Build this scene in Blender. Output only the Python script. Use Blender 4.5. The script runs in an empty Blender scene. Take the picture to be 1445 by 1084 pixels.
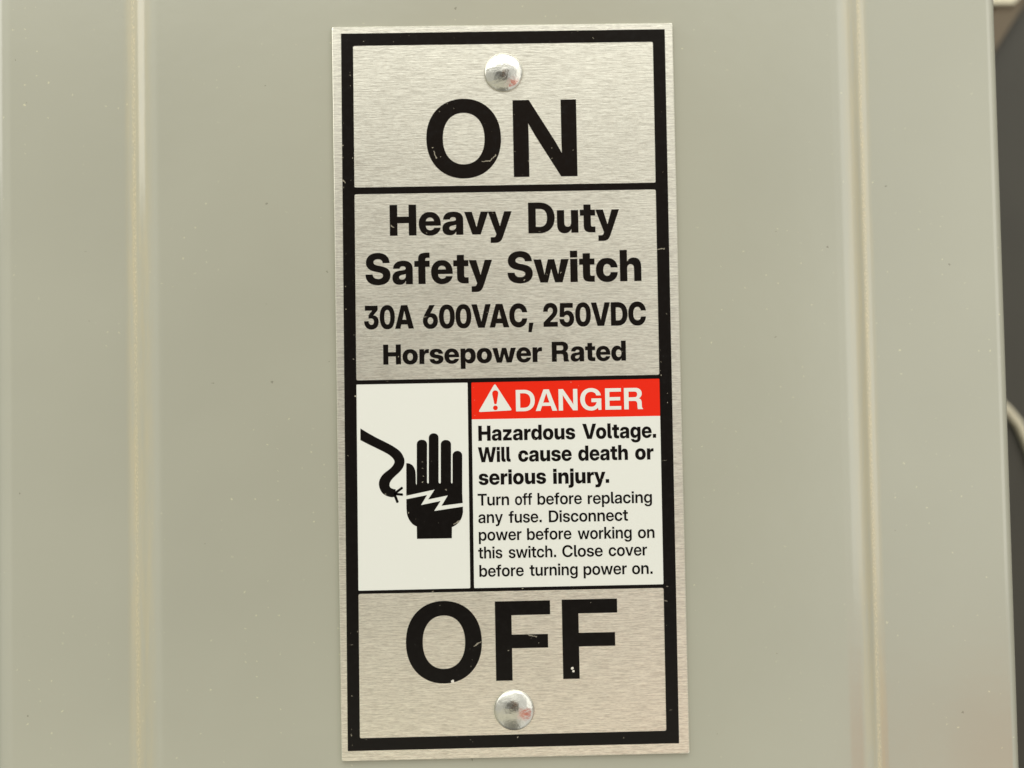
import bpy, bmesh, math, random
from mathutils import Matrix, Vector
from mathutils.geometry import delaunay_2d_cdt

# ---------------------------------------------------------------- scene, camera, world, lamps, exposure
scene = bpy.context.scene
COL = scene.collection
MM = 0.001
LIFT = 0.120          # the face of the name plate lies this far above the bench (metres)

def W(x, y, z=0.0):
    """millimetres on the plate (x right, y up the plate, z off the plate) -> world metres"""
    return Vector((x * MM, y * MM, z * MM + LIFT))

cam_data = bpy.data.cameras.new('camera')
cam = bpy.data.objects.new('camera', cam_data)
COL.objects.link(cam)
cam_data.sensor_width = 36.0
cam_data.lens = 48.58
cam_data.clip_start = 0.01
cam_data.clip_end = 50.0
right = Vector((0.999631289574082, -0.018515437896517883, 0.019861104298555983))
up = Vector((0.017687720158340747, 0.9989996540140695, 0.041071107062874014))
back = Vector((-0.02060168585475866, -0.04070466606262745, 0.9989588083102685))
loc = W(-4.470930834369255, -9.23718992898227, 240.52219460616914)
cam.matrix_world = Matrix(((right.x, up.x, back.x, loc.x), (right.y, up.y, back.y, loc.y),
                           (right.z, up.z, back.z, loc.z), (0, 0, 0, 1)))
cam_data.dof.use_dof = True
cam_data.dof.focus_distance = 0.2405
cam_data.dof.aperture_fstop = 11.0
scene.camera = cam

def clear(nt):
    for n in list(nt.nodes):
        nt.nodes.remove(n)

class Nodes:
    """small helper to wire a node tree"""
    def __init__(self, nt):
        self.nt = nt
    def new(self, kind, ins=None, **props):
        n = self.nt.nodes.new(kind)
        for k, v in props.items():
            setattr(n, k, v)
        for k, v in (ins or {}).items():
            s = n.inputs[k]
            if isinstance(v, bpy.types.NodeSocket):
                self.nt.links.new(v, s)
            else:
                s.default_value = v
        return n
    def math(self, op, a, b=None, clamp=False):
        n = self.nt.nodes.new('ShaderNodeMath'); n.operation = op; n.use_clamp = clamp
        for i, v in enumerate((a, b)):
            if v is None: continue
            if isinstance(v, bpy.types.NodeSocket): self.nt.links.new(v, n.inputs[i])
            else: n.inputs[i].default_value = v
        return n.outputs[0]
    def step(self, v, a, b, lo=0.0, hi=1.0):
        n = self.new('ShaderNodeMapRange', {'Value': v, 'From Min': a, 'From Max': b, 'To Min': lo, 'To Max': hi})
        n.interpolation_type = 'SMOOTHSTEP'
        return n.outputs['Result']
    def mix(self, fac, a, b):
        n = self.nt.nodes.new('ShaderNodeMix'); n.data_type = 'RGBA'
        for s, v in ((n.inputs[0], fac), (n.inputs[6], a), (n.inputs[7], b)):
            if isinstance(v, bpy.types.NodeSocket): self.nt.links.new(v, s)
            else: s.default_value = v
        return n.outputs[2]

world = bpy.data.worlds.new('World')
scene.world = world
world.use_nodes = True
clear(world.node_tree)
N = Nodes(world.node_tree)
# the room round the bench: a pale bright ceiling and walls, the dark shape of whoever leans over
# the bench in the middle of it, a warm patch (hand and sleeve) off to the lower right
tc = N.new('ShaderNodeTexCoord')
sep = N.new('ShaderNodeSeparateXYZ', {0: tc.outputs['Generated']})
dx, dy, dz = sep.outputs
nz = N.new('ShaderNodeTexNoise', {'Vector': tc.outputs['Generated'], 'Scale': 6.0, 'Detail': 3.0})
wob = N.math('MULTIPLY', N.math('SUBTRACT', nz.outputs['Fac'], 0.5), 0.5)
# whoever leans over the bench: an upright oval in the middle
ex = N.math('DIVIDE', dx, 0.21)
ey = N.math('DIVIDE', N.math('SUBTRACT', dy, 0.05), 0.24)
er = N.math('ADD', N.math('SQRT', N.math('ADD', N.math('POWER', ex, 2.0), N.math('POWER', ey, 2.0))), wob)
oval = N.step(er, 1.25, 0.80)
# warm patch: hand and forearm
hx = N.step(dx, 0.285, 0.315)
hy = N.step(N.math('ADD', dy, N.math('MULTIPLY', wob, 0.06)), -0.155, -0.190)
hand = N.math('MULTIPLY', N.math('MULTIPLY', hx, hy), N.math('MULTIPLY', N.step(dx, 0.80, 0.70), N.step(dy, -0.55, -0.45)))
rightward = N.math('MULTIPLY', N.step(dx, 0.14, 0.30), N.step(dx, 0.985, 0.88))
above = N.step(N.math('ADD', dy, N.math('MULTIPLY', wob, 0.10)), 0.24, 0.38)
below = N.math('MULTIPLY', N.step(dy, -0.16, -0.27), N.step(dy, -0.75, -0.50))
c = N.mix(N.step(dx, -0.10, -0.35), (0.36, 0.36, 0.33, 1), (0.66, 0.66, 0.60, 1))
c = N.mix(N.step(dx, -0.36, -0.54), c, (1.7, 1.68, 1.5, 1))
c = N.mix(N.step(dz, 0.35, -0.05), c, (0.95, 0.94, 0.84, 1))
c = N.mix(above, c, (3.1, 3.1, 2.85, 1))
c = N.mix(below, c, (1.75, 1.70, 1.36, 1))
c = N.mix(rightward, c, (2.2, 2.2, 2.05, 1))
c = N.mix(oval, c, (0.09, 0.075, 0.058, 1))
# face and hands in the middle of the dark shape
fx = N.math('DIVIDE', N.math('SUBTRACT', dx, 0.03), 0.10)
fy = N.math('DIVIDE', N.math('SUBTRACT', dy, 0.20), 0.17)
fr = N.math('ADD', N.math('SQRT', N.math('ADD', N.math('POWER', fx, 2.0), N.math('POWER', fy, 2.0))), N.math('MULTIPLY', wob, 1.6))
c = N.mix(N.step(fr, 1.05, 0.80), c, (0.75, 0.42, 0.22, 1))
c = N.mix(hand, c, (1.85, 0.46, 0.28, 1))
bg = N.new('ShaderNodeBackground', {'Color': c, 'Strength': 0.485})
out = N.new('ShaderNodeOutputWorld', {0: bg.outputs[0]})

def area(name, pos, target, sx, sy, watts, col):
    l = bpy.data.lights.new(name, 'AREA')
    l.shape = 'RECTANGLE'; l.size = sx; l.size_y = sy; l.energy = watts; l.color = col
    o = bpy.data.objects.new(name, l); COL.objects.link(o)
    p = W(*pos); o.location = p
    o.rotation_euler = (W(*target) - p).to_track_quat('-Z', 'Y').to_euler()
    return o
area('ceiling_lamp', (-30, 390, 215), (-30, 160, 35), 0.80, 0.29, 1.72, (1.0, 0.98, 0.92))
area('low_fill_light', (-60, -172, 180), (-60, 68, 5), 0.36, 0.29, 0.05, (1.0, 0.92, 0.62))  # added warm fill light, standing in for a bright surface below the plate
area('window_lamp', (-420, 230, 90), (-60, 60, 0), 0.26, 0.14, 0.24, (1.0, 0.97, 0.90))

area('side_fill_light', (330, 112, 250), (62, 112, 0), 0.38, 0.17, 0.21, (1.0, 0.98, 0.90))  # added fill light, shaped to give the right fold its pale bands

scene.view_settings.view_transform = 'Standard'
scene.view_settings.look = 'None'
scene.view_settings.gamma = 1.0
scene.view_settings.use_curve_mapping = False
scene.view_settings.exposure = 0.0

# ---------------------------------------------------------------- helpers
def tag(o, label=None, category=None, group=None, kind=None):
    for k, v in (('label', label), ('category', category), ('group', group), ('kind', kind)):
        if v: o[k] = v
    return o

def empty(name, p):
    o = bpy.data.objects.new(name, None)
    COL.objects.link(o); o.location = p; o.empty_display_size = 0.02
    return o

def link_bm(name, bm, mat, parent=None, smooth=False):
    me = bpy.data.meshes.new(name)
    bm.to_mesh(me); bm.free()
    me.materials.append(mat)
    if smooth:
        for p in me.polygons: p.use_smooth = True
    o = bpy.data.objects.new(name, me)
    COL.objects.link(o)
    if parent is not None:
        o.parent = parent
        q = parent; off = Vector((0, 0, 0))
        while q is not None:
            off += q.location; q = q.parent
        o.matrix_parent_inverse = Matrix.Identity(4)
        me.transform(Matrix.Translation(-off))
    return o

def new_mat(name):
    m = bpy.data.materials.new(name); m.use_nodes = True
    clear(m.node_tree)
    return m, Nodes(m.node_tree)

def finish(N, bsdf):
    N.new('ShaderNodeOutputMaterial', {0: bsdf.outputs[0]})

def triangles(contours, nonzero=False):
    """triangulate overlapping contours, holes kept open (even-odd or non-zero winding)"""
    co, ed = [], []
    for c in contours:
        k = len(co)
        co += [Vector((x, y)) for x, y in c]
        ed += [(k + i, k + (i + 1) % len(c)) for i in range(len(c))]
    verts, _, faces, _, _, _ = delaunay_2d_cdt(co, ed, [], 0, 1e-5)
    keep = []
    for f in faces:
        cx = sum(verts[i].x for i in f) / 3; cy = sum(verts[i].y for i in f) / 3
        wn = cross = 0
        for c in contours:
            for (x0, y0), (x1, y1) in zip(c, c[1:] + c[:1]):
                if (y0 > cy) != (y1 > cy) and cx < x0 + (cy - y0) * (x1 - x0) / (y1 - y0):
                    cross += 1; wn += 1 if y1 > y0 else -1
        if (wn != 0) if nonzero else cross % 2:
            keep.append(tuple(f))
    return [(v.x, v.y) for v in verts], keep

def fill(bm, contours, z, tri=None):
    """flat printed shape in plate millimetres at height z"""
    pts, tris = tri or triangles([list(c) for c in contours])
    used = sorted({i for t in tris for i in t})
    vs = {i: bm.verts.new(W(pts[i][0], pts[i][1], z)) for i in used}
    for a, b, c in tris:
        n = (pts[b][0] - pts[a][0]) * (pts[c][1] - pts[a][1]) - (pts[b][1] - pts[a][1]) * (pts[c][0] - pts[a][0])
        if abs(n) > 1e-9:
            bm.faces.new((vs[a], vs[b], vs[c]) if n > 0 else (vs[a], vs[c], vs[b]))

def rect(x0, y0, x1, y1):
    return [(x0, y0), (x1, y0), (x1, y1), (x0, y1)]

def rounded(pts, r, n=5):
    """polygon with its corners rounded"""
    out = []
    L = len(pts)
    for i in range(L):
        a, b, c = Vector(pts[i - 1]), Vector(pts[i]), Vector(pts[(i + 1) % L])
        s = b + (a - b).normalized() * r; e = b + (c - b).normalized() * r
        for j in range(n + 1):
            u = j / n
            q = s * (1 - u) ** 2 + b * 2 * u * (1 - u) + e * u * u
            out.append((q.x, q.y))
    return out

# glyph outlines (units: 1490 = cap height), placed words, pictogram outlines in plate millimetres
GLYPHS = {
 '700': {
  'O': [1531, '765,-24 687,-20 612,-9 540,10 471,36 406,70 345,110 289,157 239,210 194,270 155,336 122,407 96,484 78,565 67,652 63,744 67,837 78,924 96,1006 122,1083 155,1155 194,1221 239,1280 289,1333 345,1380 406,1421 471,1454 540,1480 612,1499 687,1510 765,1514 844,1510 919,1499 991,1480 1060,1454 1125,1421 1186,1380 1241,1333 1291,1280 1336,1221 1376,1155 1409,1083 1435,1006 1453,924 1464,837 1468,744 1464,652 1453,565 1435,483 1409,407 1376,335 1336,269 1291,210 1241,157 1186,110 1125,69 1060,36 991,10 919,-9 844,-20', '765,248 821,251 874,262 923,280 969,306 1011,338 1048,377 1080,423 1108,475 1130,534 1146,598 1155,668 1158,744 1155,820 1146,891 1130,956 1108,1014 1080,1067 1048,1113 1011,1152 969,1184 923,1210 874,1228 821,1239 765,1242 710,1239 657,1228 608,1210 562,1184 520,1152 483,1113 451,1067 423,1014 401,956 385,891 376,820 373,744 376,668 385,598 401,534 423,475 451,423 483,377 520,338 562,306 608,280 657,262 710,251'],
  'N': [1485, '111,0 111,1490 435,1490 914,728 930,702 949,671 970,634 1005,573 1042,508 1078,441 1113,377 1078,298 1075,371 1072,455 1070,542 1068,625 1067,675 1067,1490 1374,1490 1374,0 1049,0 615,690 596,722 573,759 547,802 504,876 456,961 404,1052 351,1148 405,1183 410,1076 414,976 417,885 418,806 418,761 419,723 419,0'],
  'F': [1191, '111,0 111,1490 1147,1490 1147,1226 419,1226 419,860 1097,860 1097,604 419,604 419,0'],
 },
 '820': {
  'H': [1453, '93,0 93,1490 464,1490 464,916 1017,916 1017,1490 1388,1490 1388,0 1017,0 1017,601 464,601 464,0'],
  'e': [1148, '598,-24 494,-16 399,7 312,49 236,104 172,172 120,253 82,344 59,444 51,552 59,659 82,760 120,851 172,931 235,999 310,1054 395,1096 488,1118 590,1125 704,1116 808,1087 900,1038 978,970 1042,887 1089,790 1119,680 1129,561 1129,461 164,461 164,679 963,679 801,636 795,700 776,754 747,798 707,830 657,850 598,857 540,850 491,830 451,798 421,754 403,700 397,636 397,472 403,407 422,349 453,303 496,269 549,248 611,240 658,245 699,255 735,272 765,295 788,322 803,354 1122,354 1089,250 1029,158 946,82 844,24 727,-12'],
  'a': [1140, '417,-18 318,-10 230,17 157,62 102,125 67,207 56,307 64,394 88,464 126,521 176,567 237,603 306,628 383,646 464,656 550,665 616,674 665,687 697,703 716,724 722,753 722,759 718,788 705,813 684,834 656,850 621,860 580,863 538,859 501,849 471,832 448,808 432,779 424,745 96,745 116,857 163,951 234,1026 330,1083 450,1114 593,1124 703,1119 800,1102 882,1070 951,1026 1005,972 1043,905 1067,829 1075,742 1075,0 727,0 727,155 723,155 688,100 648,55 601,22 548,-1 487,-14', '527,222 579,227 627,242 667,269 699,303 719,346 726,396 726,493 693,482 652,470 602,460 544,449 465,426 434,408 411,386 396,358 391,326 396,296 409,270 429,249 456,234'],
  'v': [1149, '386,0 3,1104 374,1104 522,603 581,391 636,178 551,178 605,391 662,603 807,1104 1175,1104 791,0'],
  'y': [1149, '128,-418 128,-144 278,-144 310,-141 334,-134 368,-101 393,-40 408,2 3,1104 374,1104 525,603 585,391 640,178 539,178 593,391 653,603 807,1104 1175,1104 721,-146 682,-234 637,-303 585,-355 523,-390 452,-411 368,-418'],
  'D': [1420, '652,0 253,0 253,309 633,309 717,314 790,330 853,357 906,395 949,444 982,503 1013,612 1024,745 1019,836 1005,917 981,987 948,1046 904,1095 851,1133 787,1160 712,1176 627,1181 247,1181 247,1490 651,1490 796,1480 928,1449 1046,1399 1150,1329 1236,1243 1306,1140 1357,1022 1388,890 1398,745 1388,600 1357,468 1307,350 1237,247 1151,161 1048,92 930,41 798,10', '464,1490 464,0 93,0 93,1490'],
  'u': [1210, '456,-23 349,-11 260,27 188,91 136,177 104,284 94,410 94,1104 450,1104 450,488 460,404 493,343 546,305 616,293 666,298 708,316 742,345 768,387 783,440 788,507 788,1104 1144,1104 1144,0 793,0 793,297 844,297 807,207 759,129 702,64 634,15 552,-14'],
  't': [786, '772,1104 772,817 19,817 19,1104', '199,1360 555,1360 555,377 560,333 575,306 604,291 651,286 772,286 772,0 572,0 455,8 360,33 289,75 239,136 209,215 199,315'],
  'S': [1347, '692,-24 565,-17 452,3 353,36 267,83 196,141 140,212 99,295 75,389 67,493 420,493 430,429 456,375 497,331 551,299 618,279 696,273 765,277 825,292 874,315 911,347 934,385 942,429 935,467 915,500 881,529 833,554 768,575 688,594 536,625 403,661 293,712 207,777 145,855 107,945 95,1048 103,1137 128,1218 169,1292 226,1357 295,1411 377,1455 470,1488 573,1507 686,1514 800,1507 904,1488 996,1455 1077,1411 1144,1355 1198,1287 1239,1209 1265,1122 1275,1024 933,1024 921,1080 897,1127 860,1166 813,1194 756,1212 691,1217 630,1212 575,1198 530,1175 496,1144 474,1108 467,1065 473,1028 491,997 523,970 568,947 628,927 704,909 833,883 949,856 1048,822 1130,781 1195,732 1246,676 1281,611 1302,538 1308,455 1300,360 1276,274 1235,197 1179,131 1109,76 1024,33 926,1 815,-18'],
  'f': [797, '785,1104 785,817 19,817 19,1104', '212,0 212,1203 222,1292 252,1364 303,1420 376,1459 470,1482 587,1490 785,1490 785,1246 679,1246 627,1241 593,1224 574,1194 568,1148 568,0'],
  'w': [1716, '327,0 3,1104 376,1104 455,767 508,513 560,254 512,254 571,513 630,767 715,1104 1029,1104 1113,767 1172,513 1231,254 1184,254 1234,513 1285,767 1361,1104 1741,1104 1416,0 1049,0 934,408 903,528 873,653 842,780 902,780 871,653 841,528 809,408 694,0'],
  'i': [515, '94,0 94,1104 450,1104 450,0', '92,1171 449,1171 449,1490 92,1490'],
  'c': [1142, '601,-24 496,-16 399,7 312,47 236,102 172,169 120,250 82,341 59,442 51,552 59,661 82,762 120,854 172,934 236,1001 312,1056 399,1096 496,1118 601,1125 707,1118 805,1095 893,1054 968,999 1030,931 1077,853 1108,763 1123,665 781,665 763,735 727,789 675,823 607,836 550,828 501,802 463,760 434,703 416,633 410,552 416,470 434,400 463,344 502,302 550,276 607,268 674,280 727,315 762,370 780,442 1123,442 1111,344 1081,254 1035,175 973,107 897,51 809,9 709,-16'],
  'h': [1210, '450,597 450,0 94,0 94,1490 450,1490 450,807 393,807 431,897 479,975 536,1040 605,1089 687,1116 782,1124 889,1113 979,1076 1050,1013 1102,927 1134,820 1144,694 1144,0 788,0 788,616 778,699 745,761 693,798 622,811 572,806 530,788 496,759 470,717 455,664'],
  'o': [1193, '610,-24 504,-16 407,6 318,46 240,100 175,167 121,247 82,339 59,440 51,552 59,664 82,765 121,856 175,935 240,1003 318,1056 407,1097 504,1118 610,1125 717,1118 815,1097 903,1056 981,1003 1047,935 1100,856 1139,765 1162,664 1170,552 1162,440 1139,339 1100,247 1047,167 981,100 903,46 815,6 717,-16', '610,270 665,277 714,302 754,342 785,398 804,468 811,552 804,636 785,705 754,761 714,802 665,826 610,834 556,827 508,802 467,761 436,706 417,636 410,552 417,467 436,397 467,342 508,302 556,277'],
  'r': [787, '94,0 94,1104 438,1104 438,908 441,908 464,973 494,1023 531,1061 604,1095 700,1106 750,1106 794,1105 794,802 770,802 735,803 656,804 599,796 548,774 507,739 475,691 456,630 450,558 450,0'],
  's': [1083, '567,-26 427,-15 304,19 201,75 122,152 83,212 57,280 44,354 394,354 411,302 445,261 496,235 561,227 622,232 668,251 697,280 707,317 699,347 675,372 635,391 581,405 388,440 292,465 213,503 150,552 104,612 77,683 68,765 82,868 125,956 195,1028 290,1082 408,1113 547,1123 687,1112 807,1079 904,1023 977,947 1011,887 1032,819 1040,744 714,744 703,795 670,837 621,864 560,874 502,867 458,847 431,819 422,784 429,753 451,728 486,710 533,696 748,656 848,631 928,597 990,552 1033,498 1059,433 1068,356 1061,283 1040,216 1005,156 930,78 829,21 707,-15'],
  'p': [1229, '94,-418 94,1104 446,1104 446,960 450,960 485,1012 526,1053 573,1086 627,1108 687,1120 752,1124 838,1117 917,1095 988,1054 1051,1000 1104,932 1148,853 1180,762 1199,661 1206,554 1199,442 1180,341 1149,249 1106,169 1053,101 990,47 918,7 838,-16 749,-23 683,-18 623,-3 569,24 523,61 484,108 453,164 450,164 450,-418', '648,272 706,280 754,305 793,347 822,402 840,472 846,554 840,635 822,703 793,759 754,799 706,826 648,834 589,826 537,799 495,758 462,702 442,633 436,554 442,473 462,404 495,348 537,306 589,280'],
  'R': [1515, '158,0 158,1490 922,1490 1023,1483 1116,1463 1197,1429 1266,1383 1320,1326 1360,1258 1385,1179 1393,1091 1390,1034 1379,980 1363,931 1339,884 1310,841 1274,803 1232,771 1213,759 1228,753 1269,728 1303,698 1330,664 1350,624 1364,579 1374,529 1379,475 1380,428 1380,378 1381,330 1382,283 1385,237 1389,194 1395,156 1403,124 1405,120 1410,105 1415,99 1420,93 1425,88 1430,85 1435,81 1455,73 1455,0 1063,0 1050,46 1045,77 1039,117 1035,160 1033,206 1031,253 1030,303 1029,351 1025,410 1015,458 1000,496 980,524 955,544 926,557 889,564 840,566 522,566 522,0', '522,850 851,850 895,853 931,860 959,871 983,888 1002,911 1015,943 1024,982 1027,1031 1024,1078 1016,1117 1002,1147 983,1169 960,1185 932,1195 896,1201 851,1204 522,1204'],
  'd': [1229, '507,-23 419,-16 339,7 267,47 204,101 150,169 108,249 76,341 57,442 51,554 57,661 77,762 109,853 152,932 206,1000 269,1054 340,1095 419,1117 504,1124 570,1120 629,1108 682,1086 729,1052 770,1009 806,956 807,956 807,1490 1163,1490 1163,0 811,0 811,170 810,170 779,111 739,63 691,24 636,-3 574,-18', '609,272 668,280 720,306 762,348 794,404 814,473 821,554 814,633 794,702 762,758 720,799 668,826 609,834 552,826 503,799 463,759 434,703 416,635 410,554 416,472 434,402 463,347 503,305 552,280'],
 },
 '860': {
  '3': [1292, '649,-24 523,-16 412,9 317,51 236,106 170,171 119,247 82,330 60,417 53,508 423,508 430,442 451,385 485,338 530,302 585,279 647,271 707,278 759,299 802,331 834,375 855,426 861,485 854,540 833,588 799,626 752,654 695,672 628,678 413,678 413,892 720,1181 720,1182 127,1182 127,1490 1169,1490 1169,1198 709,780 709,863 822,867 921,857 1007,832 1079,795 1137,747 1183,689 1215,622 1234,549 1241,469 1233,377 1208,292 1168,214 1112,145 1044,87 962,39 868,4 764,-17'],
  '0': [1292, '660,-24 532,-14 419,17 320,69 236,140 167,228 113,334 74,456 50,593 42,744 50,896 74,1033 113,1155 167,1261 236,1350 320,1421 419,1473 532,1504 660,1514 788,1504 901,1473 1000,1421 1084,1350 1153,1261 1208,1155 1246,1033 1270,896 1278,744 1270,593 1246,456 1208,334 1153,228 1084,139 1000,69 901,17 788,-14', '660,281 714,287 761,305 800,337 848,404 881,496 900,610 907,744 900,879 881,993 848,1085 800,1153 761,1184 714,1203 660,1209 582,1195 520,1153 472,1085 439,993 420,879 413,744 420,610 439,496 472,404 520,337 582,295'],
  'A': [1515, '2,0 507,1490 1033,1490 1541,0 1100,0 919,609 817,964 768,1146 718,1338 825,1338 774,1146 723,964 619,609 431,0', '366,262 366,566 1178,566 1178,262'],
  '6': [1292, '672,-20 560,-13 457,9 363,45 280,95 209,156 152,228 110,310 85,399 76,497 88,619 125,735 182,852 257,973 607,1490 1022,1490 577,834 483,834 536,896 573,926 621,952 679,969 751,975 847,968 934,949 1012,916 1080,872 1137,816 1183,750 1217,674 1237,589 1244,496 1236,399 1211,309 1171,228 1116,156 1049,95 969,45 879,9 780,-13', '659,273 719,281 772,302 816,336 850,381 871,435 878,496 871,557 850,610 816,655 772,689 719,711 659,718 600,711 547,689 503,655 470,610 449,557 442,496 449,435 470,381 503,336 547,302 600,281'],
  'V': [1489, '507,0 2,1490 434,1490 621,881 726,522 827,152 712,152 810,522 909,881 1088,1490 1515,1490 1025,0'],
  'C': [1465, '765,-24 634,-14 512,16 399,66 297,135 211,222 140,328 87,450 55,589 45,744 55,900 87,1040 140,1163 211,1269 297,1356 399,1425 512,1474 634,1504 765,1514 900,1504 1024,1473 1135,1423 1232,1355 1314,1272 1378,1173 1424,1060 1450,936 1054,936 1040,988 1020,1035 992,1076 959,1110 921,1137 876,1156 827,1168 773,1172 674,1160 593,1122 528,1060 480,975 451,870 442,744 451,619 480,514 527,430 592,368 674,330 773,318 827,321 876,333 920,353 958,380 991,414 1019,454 1039,500 1054,552 1450,552 1424,428 1378,316 1313,217 1232,134 1135,67 1024,17 900,-14'],
  ',': [522, '49,-333 113,266 465,266 310,-333'],
  '2': [1292, '102,0 102,277 659,732 753,812 795,856 830,904 853,958 861,1020 855,1073 836,1119 807,1157 768,1186 720,1203 664,1209 604,1202 552,1180 509,1144 476,1094 456,1032 450,957 89,957 97,1067 120,1165 159,1254 212,1331 279,1395 358,1446 450,1484 552,1506 665,1514 769,1508 866,1489 954,1457 1033,1413 1099,1359 1154,1294 1194,1219 1218,1135 1226,1041 1215,937 1184,845 1134,761 1067,681 986,602 892,521 635,308 635,306 1230,306 1230,0'],
  '5': [1292, '656,-24 548,-17 449,3 359,37 279,83 212,140 156,209 113,288 85,377 72,475 437,475 445,419 467,369 501,328 546,296 599,275 659,268 719,276 772,298 815,332 848,379 868,435 875,499 868,564 847,621 815,669 771,705 719,727 660,735 585,726 522,699 474,658 446,604 93,604 136,1490 1153,1490 1153,1182 481,1182 460,918 462,918 516,960 580,990 654,1009 734,1015 832,1005 926,977 1012,931 1089,869 1154,795 1203,708 1234,613 1244,510 1236,410 1212,318 1171,234 1116,160 1048,97 966,45 873,7 770,-16'],
  'D': [1424, '657,0 254,0 254,326 638,326 718,331 788,347 848,372 919,430 970,512 1000,616 1010,744 1000,873 969,978 917,1060 844,1118 782,1143 711,1159 629,1164 247,1164 247,1490 653,1490 799,1480 932,1449 1052,1398 1156,1329 1244,1242 1314,1139 1366,1021 1397,889 1407,744 1397,600 1366,469 1315,351 1245,248 1158,161 1055,92 936,41 803,10', '480,1490 480,0 87,0 87,1490'],
 },
 '640': {
  'D': [1403, '631,0 252,0 252,239 616,239 715,246 801,266 876,299 938,344 989,402 1029,471 1057,552 1073,644 1079,746 1073,848 1057,940 1029,1020 990,1089 939,1146 877,1192 804,1224 719,1244 622,1251 245,1251 245,1490 640,1490 782,1480 910,1450 1025,1400 1125,1331 1208,1245 1275,1142 1324,1024 1353,892 1363,746 1353,600 1324,468 1275,349 1208,246 1124,160 1023,91 907,40 777,10', '401,1490 401,0 119,0 119,1490'],
  'A': [1408, '11,0 540,1490 898,1490 1425,0 1113,0 864,760 779,1036 732,1192 681,1371 758,1371 706,1192 659,1036 572,760 315,0', '334,343 334,572 1103,572 1103,343'],
  'N': [1451, '119,0 119,1490 419,1490 925,686 950,646 980,595 1050,472 1121,344 1090,273 1086,343 1084,423 1080,587 1079,656 1078,708 1078,1490 1360,1490 1360,0 1059,0 602,725 573,772 536,833 493,906 445,989 339,1175 387,1213 392,1105 396,1006 398,916 400,839 400,774 401,726 401,0'],
  'G': [1615, '826,801 1475,801 1475,0 1280,0 1249,166 1213,121 1170,81 1120,46 1065,17 1005,-7 940,-25 871,-36 799,-39 649,-24 513,19 393,89 289,182 206,297 144,430 105,579 91,743 104,912 142,1065 203,1199 286,1313 388,1405 509,1473 646,1515 799,1529 927,1520 1044,1493 1150,1449 1242,1389 1320,1314 1382,1225 1426,1123 1451,1009 1154,1009 1137,1067 1111,1119 1076,1163 1034,1201 985,1231 929,1252 866,1266 799,1270 710,1261 631,1233 561,1189 503,1129 457,1053 422,963 401,859 394,743 402,629 424,528 460,439 508,364 569,305 639,261 720,233 809,224 877,230 940,246 998,272 1049,308 1093,354 1129,409 1156,472 1172,544 826,544'],
  'E': [1205, '119,0 119,1490 1168,1490 1168,1247 401,1247 401,874 1110,874 1110,636 401,636 401,243 1168,243 1168,0'],
  'R': [1498, '158,0 158,1490 888,1490 983,1483 1068,1464 1143,1432 1207,1388 1258,1333 1296,1266 1320,1188 1328,1100 1325,1043 1315,989 1299,940 1276,894 1248,852 1214,815 1175,784 1131,757 1174,739 1211,716 1242,688 1267,655 1286,616 1300,572 1309,522 1314,467 1315,419 1315,369 1316,319 1317,270 1320,222 1324,178 1330,138 1339,104 1343,93 1347,83 1353,74 1359,67 1366,60 1373,55 1381,50 1390,46 1390,0 1058,0 1050,30 1044,65 1039,105 1035,148 1033,194 1031,242 1030,292 1029,342 1025,403 1015,454 999,495 976,528 946,552 909,569 863,578 809,581 457,581 457,0', '457,834 820,834 870,837 913,846 949,860 978,881 1000,909 1015,945 1024,987 1027,1038 1024,1088 1015,1130 1000,1164 978,1191 949,1211 913,1224 870,1232 820,1235 457,1235'],
  'T': [1263, '46,1247 46,1490 1245,1490 1245,1247 787,1247 787,0 505,0 505,1247'],
  'u': [1155, '483,-22 379,-10 288,27 212,90 156,176 120,284 109,414 109,1104 378,1104 378,461 384,390 402,330 432,283 473,250 524,229 584,223 644,229 698,250 742,285 776,335 798,401 805,484 805,1104 1074,1104 1074,0 809,0 809,283 859,283 821,193 773,118 716,57 649,13 571,-13'],
  'r': [715, '109,0 109,1104 368,1104 368,919 371,919 409,1003 463,1064 535,1100 628,1112 675,1111 712,1109 712,864 692,866 662,868 590,872 533,864 482,842 439,807 406,757 385,693 378,614 378,0'],
  'n': [1155, '378,620 378,0 109,0 109,1104 374,1104 374,820 324,820 362,911 410,986 467,1047 534,1091 612,1115 700,1123 805,1112 896,1076 971,1014 1027,928 1063,820 1074,690 1074,0 805,0 805,643 799,715 781,773 751,820 711,854 660,875 599,881 539,875 485,854 441,818 407,768 385,702'],
  'o': [1148, '588,-24 488,-16 396,7 312,47 239,101 177,169 127,249 90,341 68,441 61,551 68,660 90,762 127,853 177,933 239,1001 312,1055 396,1096 488,1118 588,1125 689,1118 781,1096 864,1055 937,1001 999,933 1049,853 1086,762 1108,660 1115,551 1108,441 1086,341 1049,249 999,169 937,101 864,47 781,7 689,-16', '588,207 660,217 723,249 773,299 811,367 835,451 843,551 835,651 811,736 773,804 723,855 660,886 588,897 516,886 454,855 403,805 365,736 341,651 333,551 341,451 365,367 402,299 453,249 516,217'],
  'f': [705, '693,1104 693,880 17,880 17,1104', '208,0 208,1234 217,1312 245,1375 292,1425 356,1461 438,1483 538,1490 693,1490 693,1299 594,1299 540,1293 504,1275 484,1243 477,1194 477,0'],
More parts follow.
